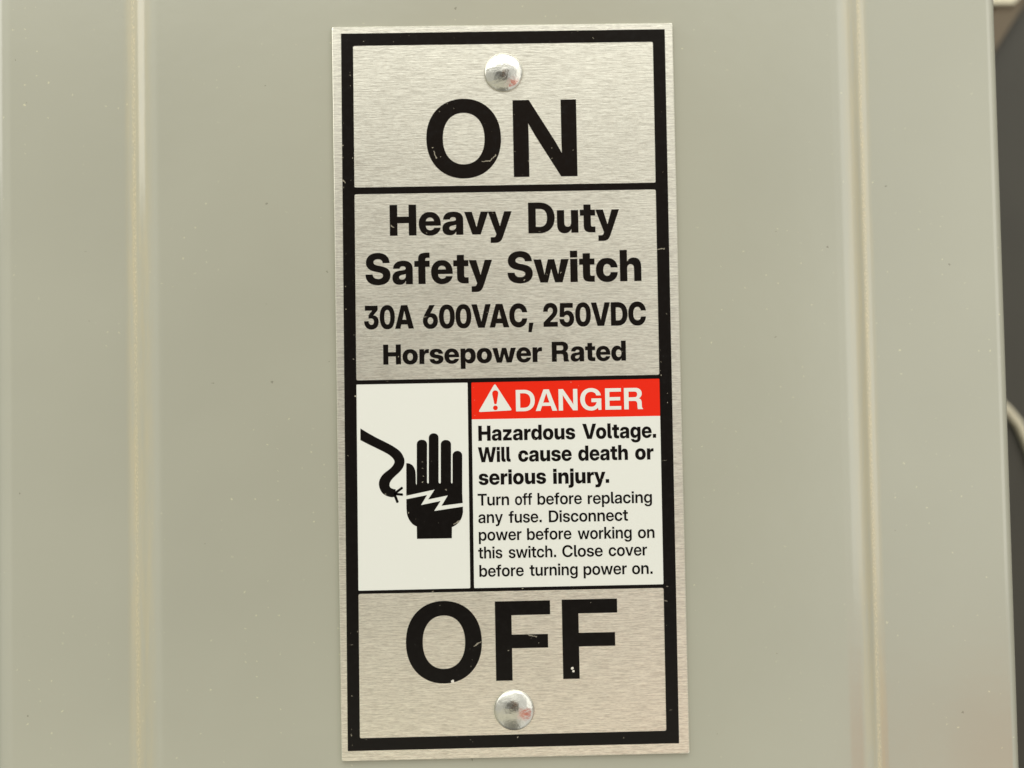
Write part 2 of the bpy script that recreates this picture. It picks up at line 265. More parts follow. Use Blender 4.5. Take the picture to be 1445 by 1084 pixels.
  'b': [1183, '693,-22 626,-17 564,-2 506,25 455,62 412,110 376,169 374,169 374,0 109,0 109,1490 378,1490 378,949 380,949 417,1003 461,1048 511,1083 567,1106 629,1119 695,1123 781,1116 861,1094 933,1053 996,999 1049,932 1093,852 1124,761 1144,661 1150,553 1144,443 1125,342 1093,251 1050,171 997,103 934,49 861,9 781,-14', '627,210 698,219 759,250 809,299 846,367 870,451 878,553 870,654 846,739 809,806 759,855 698,885 627,896 553,884 488,853 436,802 397,734 372,650 364,553 372,456 397,372 436,303 488,252 553,220'],
  'e': [1111, '581,-24 480,-16 388,7 305,49 233,104 173,172 125,253 89,344 68,443 61,551 68,658 90,759 126,850 175,930 235,999 307,1054 387,1095 475,1118 571,1125 681,1116 780,1087 868,1037 942,969 1002,885 1046,787 1074,677 1083,556 1083,480 163,480 163,667 950,667 829,620 821,702 798,773 761,831 711,874 649,901 576,909 504,901 442,874 392,831 355,773 332,702 324,620 324,496 332,412 355,336 393,276 445,230 511,202 588,192 646,196 697,211 740,233 776,263 803,301 821,344 1071,344 1039,241 983,152 905,77 810,22 701,-13'],
  'p': [1183, '109,-418 109,1104 374,1104 374,951 377,951 414,1005 458,1048 509,1083 566,1106 628,1119 695,1123 781,1116 861,1094 933,1053 996,999 1049,932 1093,852 1124,761 1144,661 1150,553 1144,443 1125,342 1093,251 1050,171 997,103 934,49 861,9 781,-14 693,-22 626,-17 565,-2 509,25 460,62 417,108 381,165 378,165 378,-418', '627,210 698,219 759,250 809,299 846,367 870,451 878,553 870,654 846,739 809,806 759,855 698,885 627,896 553,884 488,853 436,802 397,734 372,650 364,553 372,456 397,372 436,303 488,252 553,220'],
  'l': [513, '436,0 331,7 247,29 185,67 143,121 117,195 109,288 109,1490 378,1490 378,317 383,270 398,240 427,225 471,219 514,219 514,0'],
  'a': [1090, '432,-17 332,-9 244,19 171,65 114,129 79,211 67,312 75,398 101,468 140,524 192,566 254,600 325,623 481,651 568,661 636,671 685,682 718,698 736,720 743,752 743,760 737,802 721,839 694,869 657,892 612,907 558,911 503,907 455,892 415,868 385,838 364,800 355,758 99,758 118,862 162,952 231,1025 322,1081 434,1113 565,1123 664,1118 752,1100 829,1069 892,1025 943,972 979,907 1002,833 1009,750 1009,0 745,0 745,156 741,156 712,108 675,66 630,30 575,4 509,-12', '501,185 573,192 633,214 681,249 716,294 737,347 744,407 744,522 710,508 658,494 593,482 520,470 424,444 384,423 354,395 334,361 327,318 333,279 349,246 375,219 410,201 452,188'],
  'c': [1096, '583,-24 483,-16 392,7 309,48 237,102 176,170 126,251 90,342 68,442 61,551 68,659 90,760 126,852 176,932 237,1000 309,1055 392,1096 483,1118 583,1125 680,1118 770,1097 850,1060 919,1008 977,946 1022,874 1053,791 1069,701 806,701 782,781 737,843 671,883 631,893 586,898 513,886 450,855 400,804 363,735 341,650 333,551 341,452 363,368 400,300 450,249 513,216 586,206 631,210 671,220 734,260 779,323 804,403 1069,403 1055,315 1024,233 980,160 922,97 852,45 771,7 681,-16'],
  'i': [459, '109,0 109,1104 378,1104 378,0', '98,1231 388,1231 388,1490 98,1490'],
  'g': [1183, '596,-432 462,-422 349,-391 258,-340 187,-273 139,-191 113,-95 375,-95 391,-135 417,-168 451,-194 493,-213 541,-225 596,-228 666,-222 725,-201 772,-166 807,-119 828,-59 835,15 835,183 834,183 798,124 754,77 703,41 647,16 585,0 518,-4 430,3 350,27 277,67 214,121 161,188 118,266 86,355 67,452 61,558 67,666 86,764 118,854 162,932 215,999 278,1054 351,1094 430,1116 516,1123 583,1119 644,1106 701,1081 752,1045 797,999 835,942 836,942 836,1104 1102,1104 1102,34 1095,-70 1073,-159 1037,-235 988,-297 928,-347 857,-384 735,-420', '584,225 658,235 723,266 775,317 814,384 838,466 847,562 838,657 814,740 775,807 723,857 658,888 584,899 514,889 452,860 402,812 364,745 341,661 333,562 341,462 364,378 402,312 452,263 514,234'],
  'y': [1089, '131,-418 131,-201 259,-201 291,-199 317,-190 356,-153 387,-87 423,5 15,1104 300,1104 486,540 544,353 598,165 523,165 576,353 634,540 821,1104 1102,1104 633,-169 597,-247 555,-309 505,-357 448,-391 382,-411 308,-418'],
  's': [1018, '533,-25 408,-15 297,17 203,69 130,142 81,234 59,344 324,344 344,275 385,224 447,191 528,181 607,189 666,216 704,257 716,307 707,350 679,384 634,409 575,426 393,465 299,492 222,530 162,578 118,636 91,705 83,785 96,881 136,965 200,1032 287,1085 393,1114 517,1124 641,1114 748,1082 836,1027 904,954 947,864 963,758 711,758 698,822 659,875 599,910 524,922 452,912 398,885 363,843 351,794 360,752 387,718 430,693 487,674 681,633 777,606 855,571 914,526 956,471 980,405 989,330 982,261 963,199 931,141 861,70 769,18 659,-15'],
  '.': [522, '130,0 426,0 426,309 130,309'],
  't': [704, '686,1104 686,880 17,880 17,1104', '201,1360 470,1360 470,326 476,278 493,247 525,230 576,224 686,224 686,0 526,0 425,7 342,31 280,69 236,124 210,195 201,284'],
  'w': [1621, '342,0 15,1104 298,1104 402,698 458,456 512,210 476,210 534,456 594,698 702,1104 947,1104 1054,698 1113,456 1171,210 1134,210 1188,456 1244,698 1348,1104 1634,1104 1307,0 1028,0 902,451 867,586 833,726 798,864 851,864 817,726 782,586 746,451 618,0'],
  'k': [1081, '354,334 354,667 381,667 776,1104 1096,1104 610,555 553,555', '109,0 109,1490 378,1490 378,0', '802,0 448,492 628,689 1120,0'],
  'h': [1155, '378,620 378,0 109,0 109,1490 378,1490 378,820 324,820 362,911 410,986 467,1047 534,1091 612,1115 700,1123 805,1112 896,1076 971,1014 1027,928 1063,820 1074,690 1074,0 805,0 805,643 799,715 781,773 751,820 711,854 660,875 599,881 539,875 485,854 441,818 407,768 385,702'],
  'C': [1457, '773,-24 641,-14 520,18 409,70 310,142 227,231 159,337 109,459 78,595 68,744 78,894 109,1031 159,1153 227,1259 310,1348 408,1420 520,1472 641,1504 773,1514 896,1504 1011,1476 1115,1430 1206,1367 1284,1289 1347,1196 1393,1091 1420,973 1135,973 1116,1039 1089,1096 1053,1146 1010,1187 961,1220 905,1244 843,1258 776,1263 692,1256 616,1235 548,1199 490,1150 442,1090 403,1018 375,936 358,845 352,744 358,644 375,553 403,471 441,400 490,340 548,291 616,255 692,234 776,227 843,232 904,246 960,269 1009,302 1052,343 1088,393 1116,450 1135,515 1420,515 1393,398 1347,292 1284,200 1206,122 1114,60 1011,14 896,-15'],
  'v': [1089, '410,0 15,1104 300,1104 485,540 542,352 595,165 531,165 584,352 639,540 821,1104 1102,1104 707,0'],
 },
 '830': {
  'H': [1454, '91,0 91,1490 468,1490 468,918 1014,918 1014,1490 1390,1490 1390,0 1014,0 1014,598 468,598 468,0'],
  'a': [1143, '416,-18 317,-10 229,17 157,62 101,125 67,207 55,307 63,393 87,464 125,521 175,567 235,603 305,628 382,646 463,656 548,665 614,674 663,687 696,703 715,725 721,753 721,759 717,787 704,812 683,832 656,847 622,857 582,860 540,857 504,846 474,829 452,806 437,777 429,744 95,744 116,856 163,951 234,1027 331,1083 408,1107 497,1120 595,1124 706,1119 803,1102 886,1070 954,1026 1009,972 1047,905 1071,829 1079,742 1079,0 726,0 726,155 722,155 687,99 646,55 599,22 546,-1 485,-14', '529,224 580,229 626,245 667,270 698,304 718,346 724,395 724,491 692,480 652,469 603,459 545,448 467,425 437,408 414,385 400,358 395,326 400,297 412,271 433,251 459,236'],
  'z': [1092, '97,0 97,246 591,810 591,813 97,813 97,1104 1013,1104 1013,843 531,292 531,289 1022,289 1022,0'],
  'r': [792, '93,0 93,1104 443,1104 443,907 445,907 468,972 498,1023 535,1061 608,1095 704,1106 755,1105 799,1105 799,797 775,797 739,798 660,799 603,792 552,770 511,735 480,687 461,626 454,554 454,0'],
  'd': [1232, '507,-23 419,-16 339,7 266,47 203,101 150,169 107,249 76,341 57,442 50,554 57,663 76,762 108,853 152,932 205,1000 268,1054 340,1095 418,1118 503,1124 569,1120 628,1108 680,1086 727,1053 768,1009 804,956 805,956 805,1490 1167,1490 1167,0 809,0 809,170 808,170 777,112 738,63 690,24 635,-3 574,-18', '610,276 669,284 719,309 761,351 793,407 813,474 819,554 813,632 793,700 761,754 719,795 669,821 610,830 554,821 506,796 467,756 439,701 421,633 415,554 421,473 439,405 467,350 506,309 554,284'],
  'o': [1196, '612,-24 505,-16 407,6 318,46 240,100 174,167 121,247 82,339 58,440 50,552 58,664 82,765 121,856 174,936 240,1003 318,1056 407,1097 505,1118 612,1125 719,1118 817,1097 906,1056 984,1003 1050,936 1103,856 1142,765 1166,664 1173,552 1166,440 1142,339 1103,247 1050,167 984,100 906,46 817,6 719,-16', '612,273 666,281 713,305 753,345 783,399 802,468 808,552 802,635 783,704 753,759 713,798 666,822 612,831 559,822 511,798 471,759 441,704 422,635 415,552 422,468 441,399 471,345 511,305 559,281'],
  'u': [1213, '454,-23 347,-11 258,27 187,91 135,177 103,284 93,410 93,1104 454,1104 454,490 465,408 497,347 549,309 618,297 667,303 708,320 742,349 767,390 782,443 787,508 787,1104 1149,1104 1149,0 792,0 792,298 844,298 806,208 758,130 702,65 633,15 550,-14'],
  's': [1087, '569,-26 428,-15 304,19 201,76 121,153 82,213 56,281 43,355 399,355 415,304 449,263 499,238 563,229 623,235 668,253 697,281 706,317 698,347 675,371 636,390 581,403 388,439 292,464 212,501 149,550 103,610 76,682 67,764 73,835 92,899 124,956 195,1028 290,1082 409,1113 549,1123 690,1112 810,1079 908,1023 981,947 1016,886 1037,818 1045,743 715,743 703,793 671,834 622,862 562,870 505,864 462,845 435,817 426,784 434,753 455,729 489,711 536,698 752,657 852,632 933,598 995,554 1038,500 1064,434 1073,357 1066,284 1045,217 1010,157 934,79 833,21 710,-15'],
  'V': [1475, '512,0 3,1490 416,1490 614,858 715,512 817,147 707,147 805,512 902,858 1092,1490 1499,1490 1005,0'],
  'l': [578, '473,0 352,8 255,33 183,76 133,138 103,220 93,325 93,1490 454,1490 454,362 459,326 474,301 498,286 534,281 577,281 577,0'],
  't': [791, '778,1104 778,814 19,814 19,1104', '199,1360 560,1360 560,380 565,336 580,309 609,295 656,289 778,289 778,0 575,0 456,8 361,33 289,76 239,137 209,216 199,317'],
  'g': [1232, '621,-432 517,-427 425,-412 346,-386 249,-331 178,-260 129,-175 102,-79 446,-79 458,-107 478,-132 505,-152 538,-166 577,-176 621,-179 678,-173 724,-156 761,-127 787,-87 803,-36 808,28 808,198 807,198 776,139 736,91 689,55 634,30 573,16 507,10 419,19 339,42 266,82 203,135 150,201 107,278 76,366 57,461 50,564 57,670 76,767 108,856 152,934 205,1001 268,1055 340,1095 418,1118 503,1124 569,1120 629,1107 682,1083 730,1048 772,1004 807,951 808,951 808,1104 1167,1104 1167,66 1159,-45 1138,-139 1101,-219 1051,-286 988,-339 913,-380 826,-409 729,-426', '610,303 669,311 719,336 761,376 793,429 813,495 819,571 813,647 793,712 761,765 719,805 669,829 610,837 554,829 506,805 467,766 439,714 421,648 415,571 421,494 439,428 467,375 506,335 554,311'],
  'e': [1150, '599,-24 495,-16 400,7 313,49 236,104 172,172 120,253 81,344 58,444 50,552 58,659 81,760 120,851 172,931 235,999 311,1054 396,1096 489,1118 591,1125 705,1116 810,1087 902,1038 981,970 1045,887 1092,790 1122,680 1132,561 1132,460 164,460 164,680 964,680 799,637 793,700 775,753 746,796 707,828 658,846 600,854 543,846 494,828 454,796 425,753 407,700 401,637 401,470 408,405 426,350 457,304 499,271 551,251 613,243 659,247 699,257 735,274 764,296 787,324 802,355 1125,355 1092,251 1032,158 949,82 846,24 729,-12'],
  '.': [522, '98,0 454,0 454,373 98,373'],
  'W': [2066, '400,0 3,1490 410,1490 549,853 591,647 630,441 666,234 583,234 623,441 665,647 710,853 861,1490 1232,1490 1383,853 1429,647 1471,441 1511,234 1426,234 1463,441 1502,647 1543,853 1683,1490 2090,1490 1693,0 1278,0 1093,734 1072,825 1050,930 1025,1054 993,1200 1101,1200 1069,1054 1044,930 1022,825 1000,734 816,0'],
  'i': [519, '93,0 93,1104 454,1104 454,0', '92,1168 453,1168 453,1490 92,1490'],
  'c': [1145, '602,-24 496,-16 400,7 313,47 236,102 171,169 119,250 81,341 58,442 50,552 58,661 81,762 119,854 171,934 236,1001 313,1056 400,1096 496,1118 602,1125 709,1118 808,1095 895,1053 971,999 1033,931 1080,851 1112,762 1126,663 779,663 762,733 727,786 675,820 609,832 552,823 505,798 466,757 438,701 421,632 415,552 421,471 438,402 467,346 505,305 553,280 609,272 675,283 726,319 761,373 779,445 1126,445 1115,346 1085,256 1038,176 976,107 900,51 811,9 711,-16'],
  'h': [1213, '454,596 454,0 93,0 93,1490 454,1490 454,806 398,806 436,896 483,974 540,1040 609,1089 691,1116 787,1124 895,1113 984,1076 1055,1013 1107,927 1138,820 1149,694 1149,0 787,0 787,613 777,696 745,757 693,794 623,807 575,800 533,784 499,754 475,714 459,661'],
  'n': [1213, '454,596 454,0 93,0 93,1104 449,1104 449,806 398,806 436,896 483,974 540,1040 609,1089 691,1116 787,1124 895,1113 984,1076 1055,1013 1107,927 1138,820 1149,694 1149,0 787,0 787,613 777,696 745,757 693,794 623,807 575,800 533,784 499,754 475,714 459,661'],
  'j': [520, '94,1104 456,1104 456,-56 445,-165 412,-256 357,-326 280,-377 181,-408 60,-418 -81,-418 -81,-140 -10,-140 38,-133 70,-112 88,-75 94,-20', '94,1168 455,1168 455,1490 94,1490'],
  'y': [1153, '128,-418 128,-140 279,-140 311,-137 336,-130 369,-98 393,-37 407,2 2,1104 379,1104 528,607 587,393 643,179 540,179 594,394 654,607 806,1104 1179,1104 727,-144 687,-233 642,-302 590,-355 528,-390 456,-411 372,-418'],
 },
}
KERN = {'VA': -90, 'Vo': -60, 'Tu': -70, 'AV': -90, 'y.': -60, 'av': -10, 'ev': -10, 'r.': -60, 'ry': 10}
TEXT = {
 'ON': [['O', '700', -14.319, 36.957, 9.3189, 9.1658], ['N', '700', 0.515, 36.865, 8.8456, 9.1262]],
 'OFF': [['O', '700', -19.238, -50.728, 9.331, 9.2201], ['F', '700', -4.212, -50.683, 9.2201, 9.149], ['F', '700', 7.373, -50.627, 9.2625, 9.1584]],
 'Heavy Duty': [['Heavy', '820', -20.684, 26.841, 3.5793, 3.6315], ['Duty', '820', 3.539, 26.893, 3.5482, 3.6302]],
 'Safety Switch': [['Safety', '820', -24.944, 18.297, 3.4968, 3.6866], ['Switch', '820', -0.178, 18.213, 3.5616, 3.6946]],
 '30A 600VAC, 250VDC': [['30A', '860', -25.179, 10.541, 2.125, 2.7591], ['600VAC,', '860', -15.004, 10.477, 2.2306, 2.7631], ['250VDC', '860', 5.973, 10.444, 2.2065, 2.7671]],
 'Horsepower Rated': [['Horsepower', '820', -22.051, 4.316, 2.3747, 2.3416], ['Rated', '820', 7.18, 4.311, 2.3143, 2.3456]],
 'DANGER': [['DANGER', '640', 0.789, -4.218, 2.6515, 2.504]],
 'Hazardous Voltage.': [['Hazardous', '830', -5.683, -9.242, 1.6467, 1.7698], ['Voltage.', '830', 12.585, -9.244, 1.6156, 1.7725]],
 'Will cause death or': [['Will', '830', -5.653, -12.957, 1.5127, 1.7584], ['cause', '830', 1.241, -12.982, 1.6446, 1.7597], ['death', '830', 11.704, -13.012, 1.5996, 1.7611], ['or', '830', 21.624, -13.024, 1.6607, 1.7624]],
 'serious injury.': [['serious', '830', -5.69, -16.882, 1.6795, 1.757], ['injury.', '830', 7.193, -16.938, 1.7015, 1.7584]],
 'Turn off before replacing': [['Turn', '640', -5.903, -20.463, 1.3322, 1.3752], ['off', '640', 0.556, -20.479, 1.1988, 1.3758], ['before', '640', 4.4, -20.503, 1.322, 1.3765], ['replacing', '640', 13.136, -20.547, 1.3452, 1.3779]],
 'any fuse. Disconnect': [['any', '640', -5.871, -23.493, 1.3043, 1.3738], ['fuse.', '640', -0.544, -23.538, 1.3035, 1.3745], ['Disconnect', '640', 6.295, -23.576, 1.3478, 1.3752]],
 'power before working on': [['power', '640', -5.906, -26.532, 1.3122, 1.3725], ['before', '640', 2.475, -26.567, 1.3201, 1.3738], ['working', '640', 11.388, -26.612, 1.2929, 1.3738], ['on', '640', 21.804, -26.64, 1.3369, 1.3752]],
 'this switch. Close cover': [['this', '640', -5.925, -29.611, 1.269, 1.3705], ['switch.', '640', -0.711, -29.624, 1.2832, 1.3711], ['Close', '640', 8.568, -29.64, 1.3675, 1.3732], ['cover', '640', 16.647, -29.64, 1.3142, 1.3732]],
 'before turning power on.': [['before', '640', -5.906, -32.755, 1.3168, 1.3698], ['turning', '640', 2.909, -32.78, 1.2988, 1.3705], ['power', '640', 12.157, -32.817, 1.3277, 1.3718], ['on.', '640', 20.643, -32.844, 1.34, 1.3718]],
}
PICTOGRAM = {
 'hand': [[(-18.19,-18.49),(-18.11,-12.87),(-18.00,-12.87),(-17.86,-12.88),(-17.69,-12.89),(-17.54,-12.94),(-17.39,-13.01),(-17.24,-13.10),(-17.10,-13.21),(-16.97,-13.34),(-16.86,-13.49),(-16.77,-13.66),(-16.68,-13.85),(-16.62,-14.04),(-16.57,-14.25),(-16.54,-14.49),(-16.52,-14.70),(-16.51,-14.85),(-16.51,-16.40),(-16.41,-16.63),(-16.35,-16.49),(-16.24,-9.62),(-16.21,-9.41),(-16.13,-9.23),(-16.00,-9.07),(-15.84,-8.95),(-15.65,-8.88),(-15.45,-8.85),(-15.23,-8.86),(-15.03,-8.89),(-14.84,-8.97),(-14.68,-9.10),(-14.56,-9.26),(-14.49,-9.45),(-14.46,-9.65),(-14.57,-16.28),(-14.39,-16.48),(-14.27,-16.32),(-14.14,-8.53),(-14.11,-8.33),(-14.03,-8.14),(-13.90,-7.99),(-13.74,-7.87),(-13.55,-7.79),(-13.35,-7.77),(-13.21,-7.77),(-13.01,-7.80),(-12.82,-7.88),(-12.66,-8.01),(-12.54,-8.17),(-12.47,-8.36),(-12.45,-8.56),(-12.57,-16.31),(-12.33,-16.52),(-12.19,-16.36),(-12.08,-9.73),(-12.05,-9.53),(-11.97,-9.35),(-11.84,-9.19),(-11.68,-9.07),(-11.49,-8.99),(-11.29,-8.97),(-11.06,-8.98),(-10.86,-9.01),(-10.68,-9.09),(-10.52,-9.21),(-10.40,-9.38),(-10.32,-9.57),(-10.30,-9.77),(-10.41,-16.36),(-10.27,-16.56),(-10.15,-16.40),(-10.07,-11.67),(-10.04,-11.47),(-9.96,-11.29),(-9.83,-11.13),(-9.67,-11.01),(-9.48,-10.93),(-9.28,-10.91),(-9.15,-10.91),(-8.96,-10.94),(-8.77,-11.02),(-8.61,-11.15),(-8.49,-11.31),(-8.41,-11.50),(-8.39,-11.70),(-8.50,-18.27),(-8.45,-19.94),(-12.11,-20.34),(-11.00,-18.57),(-14.41,-19.21),(-13.27,-17.52)],
  [(-18.20,-19.10),(-14.61,-18.45),(-15.67,-20.16),(-12.28,-19.52),(-13.43,-21.23),(-8.42,-20.57),(-8.42,-21.53),(-8.46,-21.71),(-8.52,-21.98),(-8.60,-22.28),(-8.70,-22.54),(-8.81,-22.76),(-8.94,-22.97),(-9.09,-23.16),(-9.24,-23.34),(-9.42,-23.50),(-9.61,-23.65),(-9.80,-23.77),(-9.96,-23.88),(-10.10,-23.95),(-10.22,-24.01),(-10.31,-24.04),(-10.38,-24.07),(-10.43,-26.00),(-16.46,-25.98),(-16.46,-23.85),(-16.58,-23.79),(-16.74,-23.71),(-16.92,-23.61),(-17.09,-23.49),(-17.25,-23.34),(-17.40,-23.16),(-17.55,-22.97),(-17.69,-22.77),(-17.81,-22.56),(-17.92,-22.33),(-18.01,-22.09),(-18.08,-21.85),(-18.14,-21.55),(-18.17,-21.23),(-18.19,-20.93),(-18.21,-20.73)]],
 'cable': [[(-25.97,-6.68),(-25.00,-7.31),(-24.78,-7.44),(-24.48,-7.62),(-24.12,-7.83),(-23.74,-8.05),(-23.38,-8.26),(-23.02,-8.45),(-22.64,-8.65),(-22.26,-8.85),(-21.89,-9.03),(-21.56,-9.21),(-21.26,-9.37),(-20.99,-9.52),(-20.73,-9.66),(-20.48,-9.80),(-20.25,-9.95),(-20.01,-10.11),(-19.78,-10.27),(-19.56,-10.44),(-19.36,-10.61),(-19.18,-10.79),(-19.02,-10.97),(-18.88,-11.17),(-18.77,-11.37),(-18.66,-11.57),(-18.58,-11.76),(-18.51,-11.93),(-18.46,-12.09),(-18.43,-12.25),(-18.41,-12.41),(-18.41,-12.57),(-18.43,-12.75),(-18.46,-12.94),(-18.51,-13.13),(-18.57,-13.31),(-18.65,-13.49),(-18.74,-13.66),(-18.85,-13.82),(-18.97,-13.98),(-19.09,-14.14),(-19.23,-14.29),(-19.38,-14.44),(-19.53,-14.58),(-19.70,-14.71),(-19.86,-14.85),(-20.02,-14.99),(-20.17,-15.14),(-20.33,-15.29),(-20.48,-15.44),(-20.62,-15.59),(-20.74,-15.73),(-20.84,-15.87),(-20.91,-16.01),(-20.98,-16.14),(-21.02,-16.27),(-21.05,-16.40),(-21.07,-16.52),(-21.07,-16.64),(-21.05,-16.76),(-21.01,-16.87),(-20.96,-16.97),(-20.89,-17.05),(-20.80,-17.12),(-20.70,-17.17),(-20.60,-17.22),(-20.50,-17.26),(-20.39,-17.30),(-20.28,-17.32),(-20.17,-17.33),(-20.08,-17.34),(-20.01,-17.35),(-20.17,-18.61),(-20.24,-18.63),(-20.34,-18.66),(-20.45,-18.69),(-20.58,-18.70),(-20.72,-18.70),(-20.88,-18.68),(-21.05,-18.64),(-21.24,-18.59),(-21.42,-18.53),(-21.59,-18.46),(-21.76,-18.38),(-21.92,-18.29),(-22.07,-18.19),(-22.21,-18.07),(-22.34,-17.94),(-22.46,-17.78),(-22.57,-17.60),(-22.67,-17.41),(-22.75,-17.21),(-22.82,-17.01),(-22.86,-16.82),(-22.89,-16.63),(-22.91,-16.43),(-22.90,-16.24),(-22.88,-16.06),(-22.85,-15.88),(-22.79,-15.70),(-22.72,-15.53),(-22.64,-15.37),(-22.55,-15.21),(-22.44,-15.05),(-22.32,-14.91),(-22.19,-14.76),(-22.05,-14.62),(-21.90,-14.49),(-21.74,-14.35),(-21.55,-14.22),(-21.36,-14.09),(-21.18,-13.96),(-21.02,-13.83),(-20.87,-13.70),(-20.73,-13.57),(-20.60,-13.44),(-20.49,-13.32),(-20.40,-13.19),(-20.32,-13.06),(-20.25,-12.94),(-20.20,-12.82),(-20.17,-12.70),(-20.16,-12.58),(-20.17,-12.47),(-20.19,-12.36),(-20.24,-12.26),(-20.30,-12.14),(-20.38,-12.03),(-20.48,-11.90),(-20.61,-11.77),(-20.75,-11.63),(-20.91,-11.50),(-21.08,-11.36),(-21.26,-11.24),(-21.44,-11.12),(-21.65,-11.01),(-21.89,-10.87),(-22.19,-10.71),(-22.60,-10.49),(-23.11,-10.23),(-23.64,-9.96),(-24.10,-9.73),(-24.42,-9.57),(-26.00,-8.72)]],
 'wire': [[(-20.18,-18.31),(-18.74,-17.26),(-18.78,-17.03),(-18.99,-16.92),(-20.43,-17.97)],
  [(-20.33,-18.35),(-18.86,-18.50),(-18.74,-18.30),(-18.82,-18.08),(-20.29,-17.93)],
  [(-20.52,-18.12),(-19.93,-19.68),(-19.68,-19.70),(-19.51,-19.52),(-20.10,-17.96)]],
}
TRIANGLE = [[(-2.30,0.38),(-2.40,0.51),(-2.51,0.55),(-2.61,0.50),(-2.71,0.38),(-5.26,-3.88),(-5.32,-4.03),(-5.31,-4.13),(-5.22,-4.19),(-5.06,-4.21),(0.05,-4.04),(0.21,-4.02),(0.29,-3.95),(0.30,-3.84),(0.23,-3.69)],
 [(-2.67,-2.79),(-2.99,-1.17),(-2.96,-0.80),(-2.75,-0.56),(-2.43,-0.48),(-2.11,-0.58),(-1.94,-0.80),(-1.94,-1.15),(-2.23,-2.77),(-2.30,-2.89),(-2.57,-2.90)],
 [(-2.06,-3.55),(-2.09,-3.71),(-2.18,-3.85),(-2.32,-3.94),(-2.48,-3.96),(-2.64,-3.93),(-2.78,-3.84),(-2.87,-3.70),(-2.89,-3.54),(-2.86,-3.38),(-2.77,-3.24),(-2.63,-3.15),(-2.47,-3.13),(-2.31,-3.16),(-2.17,-3.25),(-2.08,-3.39)]]

# ---------------------------------------------------------------- materials
def obj_mm(N):
    """object position in plate millimetres (objects keep world axes; only their origin moves)"""
    g = N.new('ShaderNodeNewGeometry')
    v = N.new('ShaderNodeVectorMath', {0: g.outputs['Position'], 1: (1000.0, 1000.0, 1000.0)}, operation='MULTIPLY')
    return v.outputs[0]

def scaled(N, v, s):
    return N.new('ShaderNodeVectorMath', {0: v, 1: s}, operation='MULTIPLY').outputs[0]

def specks(N, v, cell, rmin, rmax, keep, seed=0.0):
    """sparse small grains: 1 inside a grain"""
    p = N.new('ShaderNodeVectorMath', {0: v, 1: (seed, seed * 1.7, 0)}, operation='ADD').outputs[0]
    flat = N.new('ShaderNodeVectorMath', {0: p, 1: (1, 1, 0)}, operation='MULTIPLY').outputs[0]
    dn = N.new('ShaderNodeTexNoise', {'Vector': flat, 'Scale': 2.2, 'Detail': 3.0, 'Roughness': 0.7})
    warp = N.new('ShaderNodeVectorMath', {0: dn.outputs['Color'], 1: (1.1, 0.8, 0.0)}, operation='MULTIPLY').outputs[0]
    q = N.new('ShaderNodeVectorMath', {0: flat, 1: warp}, operation='ADD').outputs[0]
    vo = N.new('ShaderNodeTexVoronoi', {'Vector': q, 'Scale': 1.0 / cell}, voronoi_dimensions='2D')
    s = N.new('ShaderNodeSeparateColor', {0: vo.outputs['Color']})
    r = N.math('ADD', N.math('MULTIPLY', s.outputs[1], (rmax - rmin) / cell), rmin / cell)
    inside = N.math('LESS_THAN', vo.outputs['Distance'], r)
    return N.math('MULTIPLY', inside, N.math('LESS_THAN', s.outputs[0], keep)), s.outputs[2]

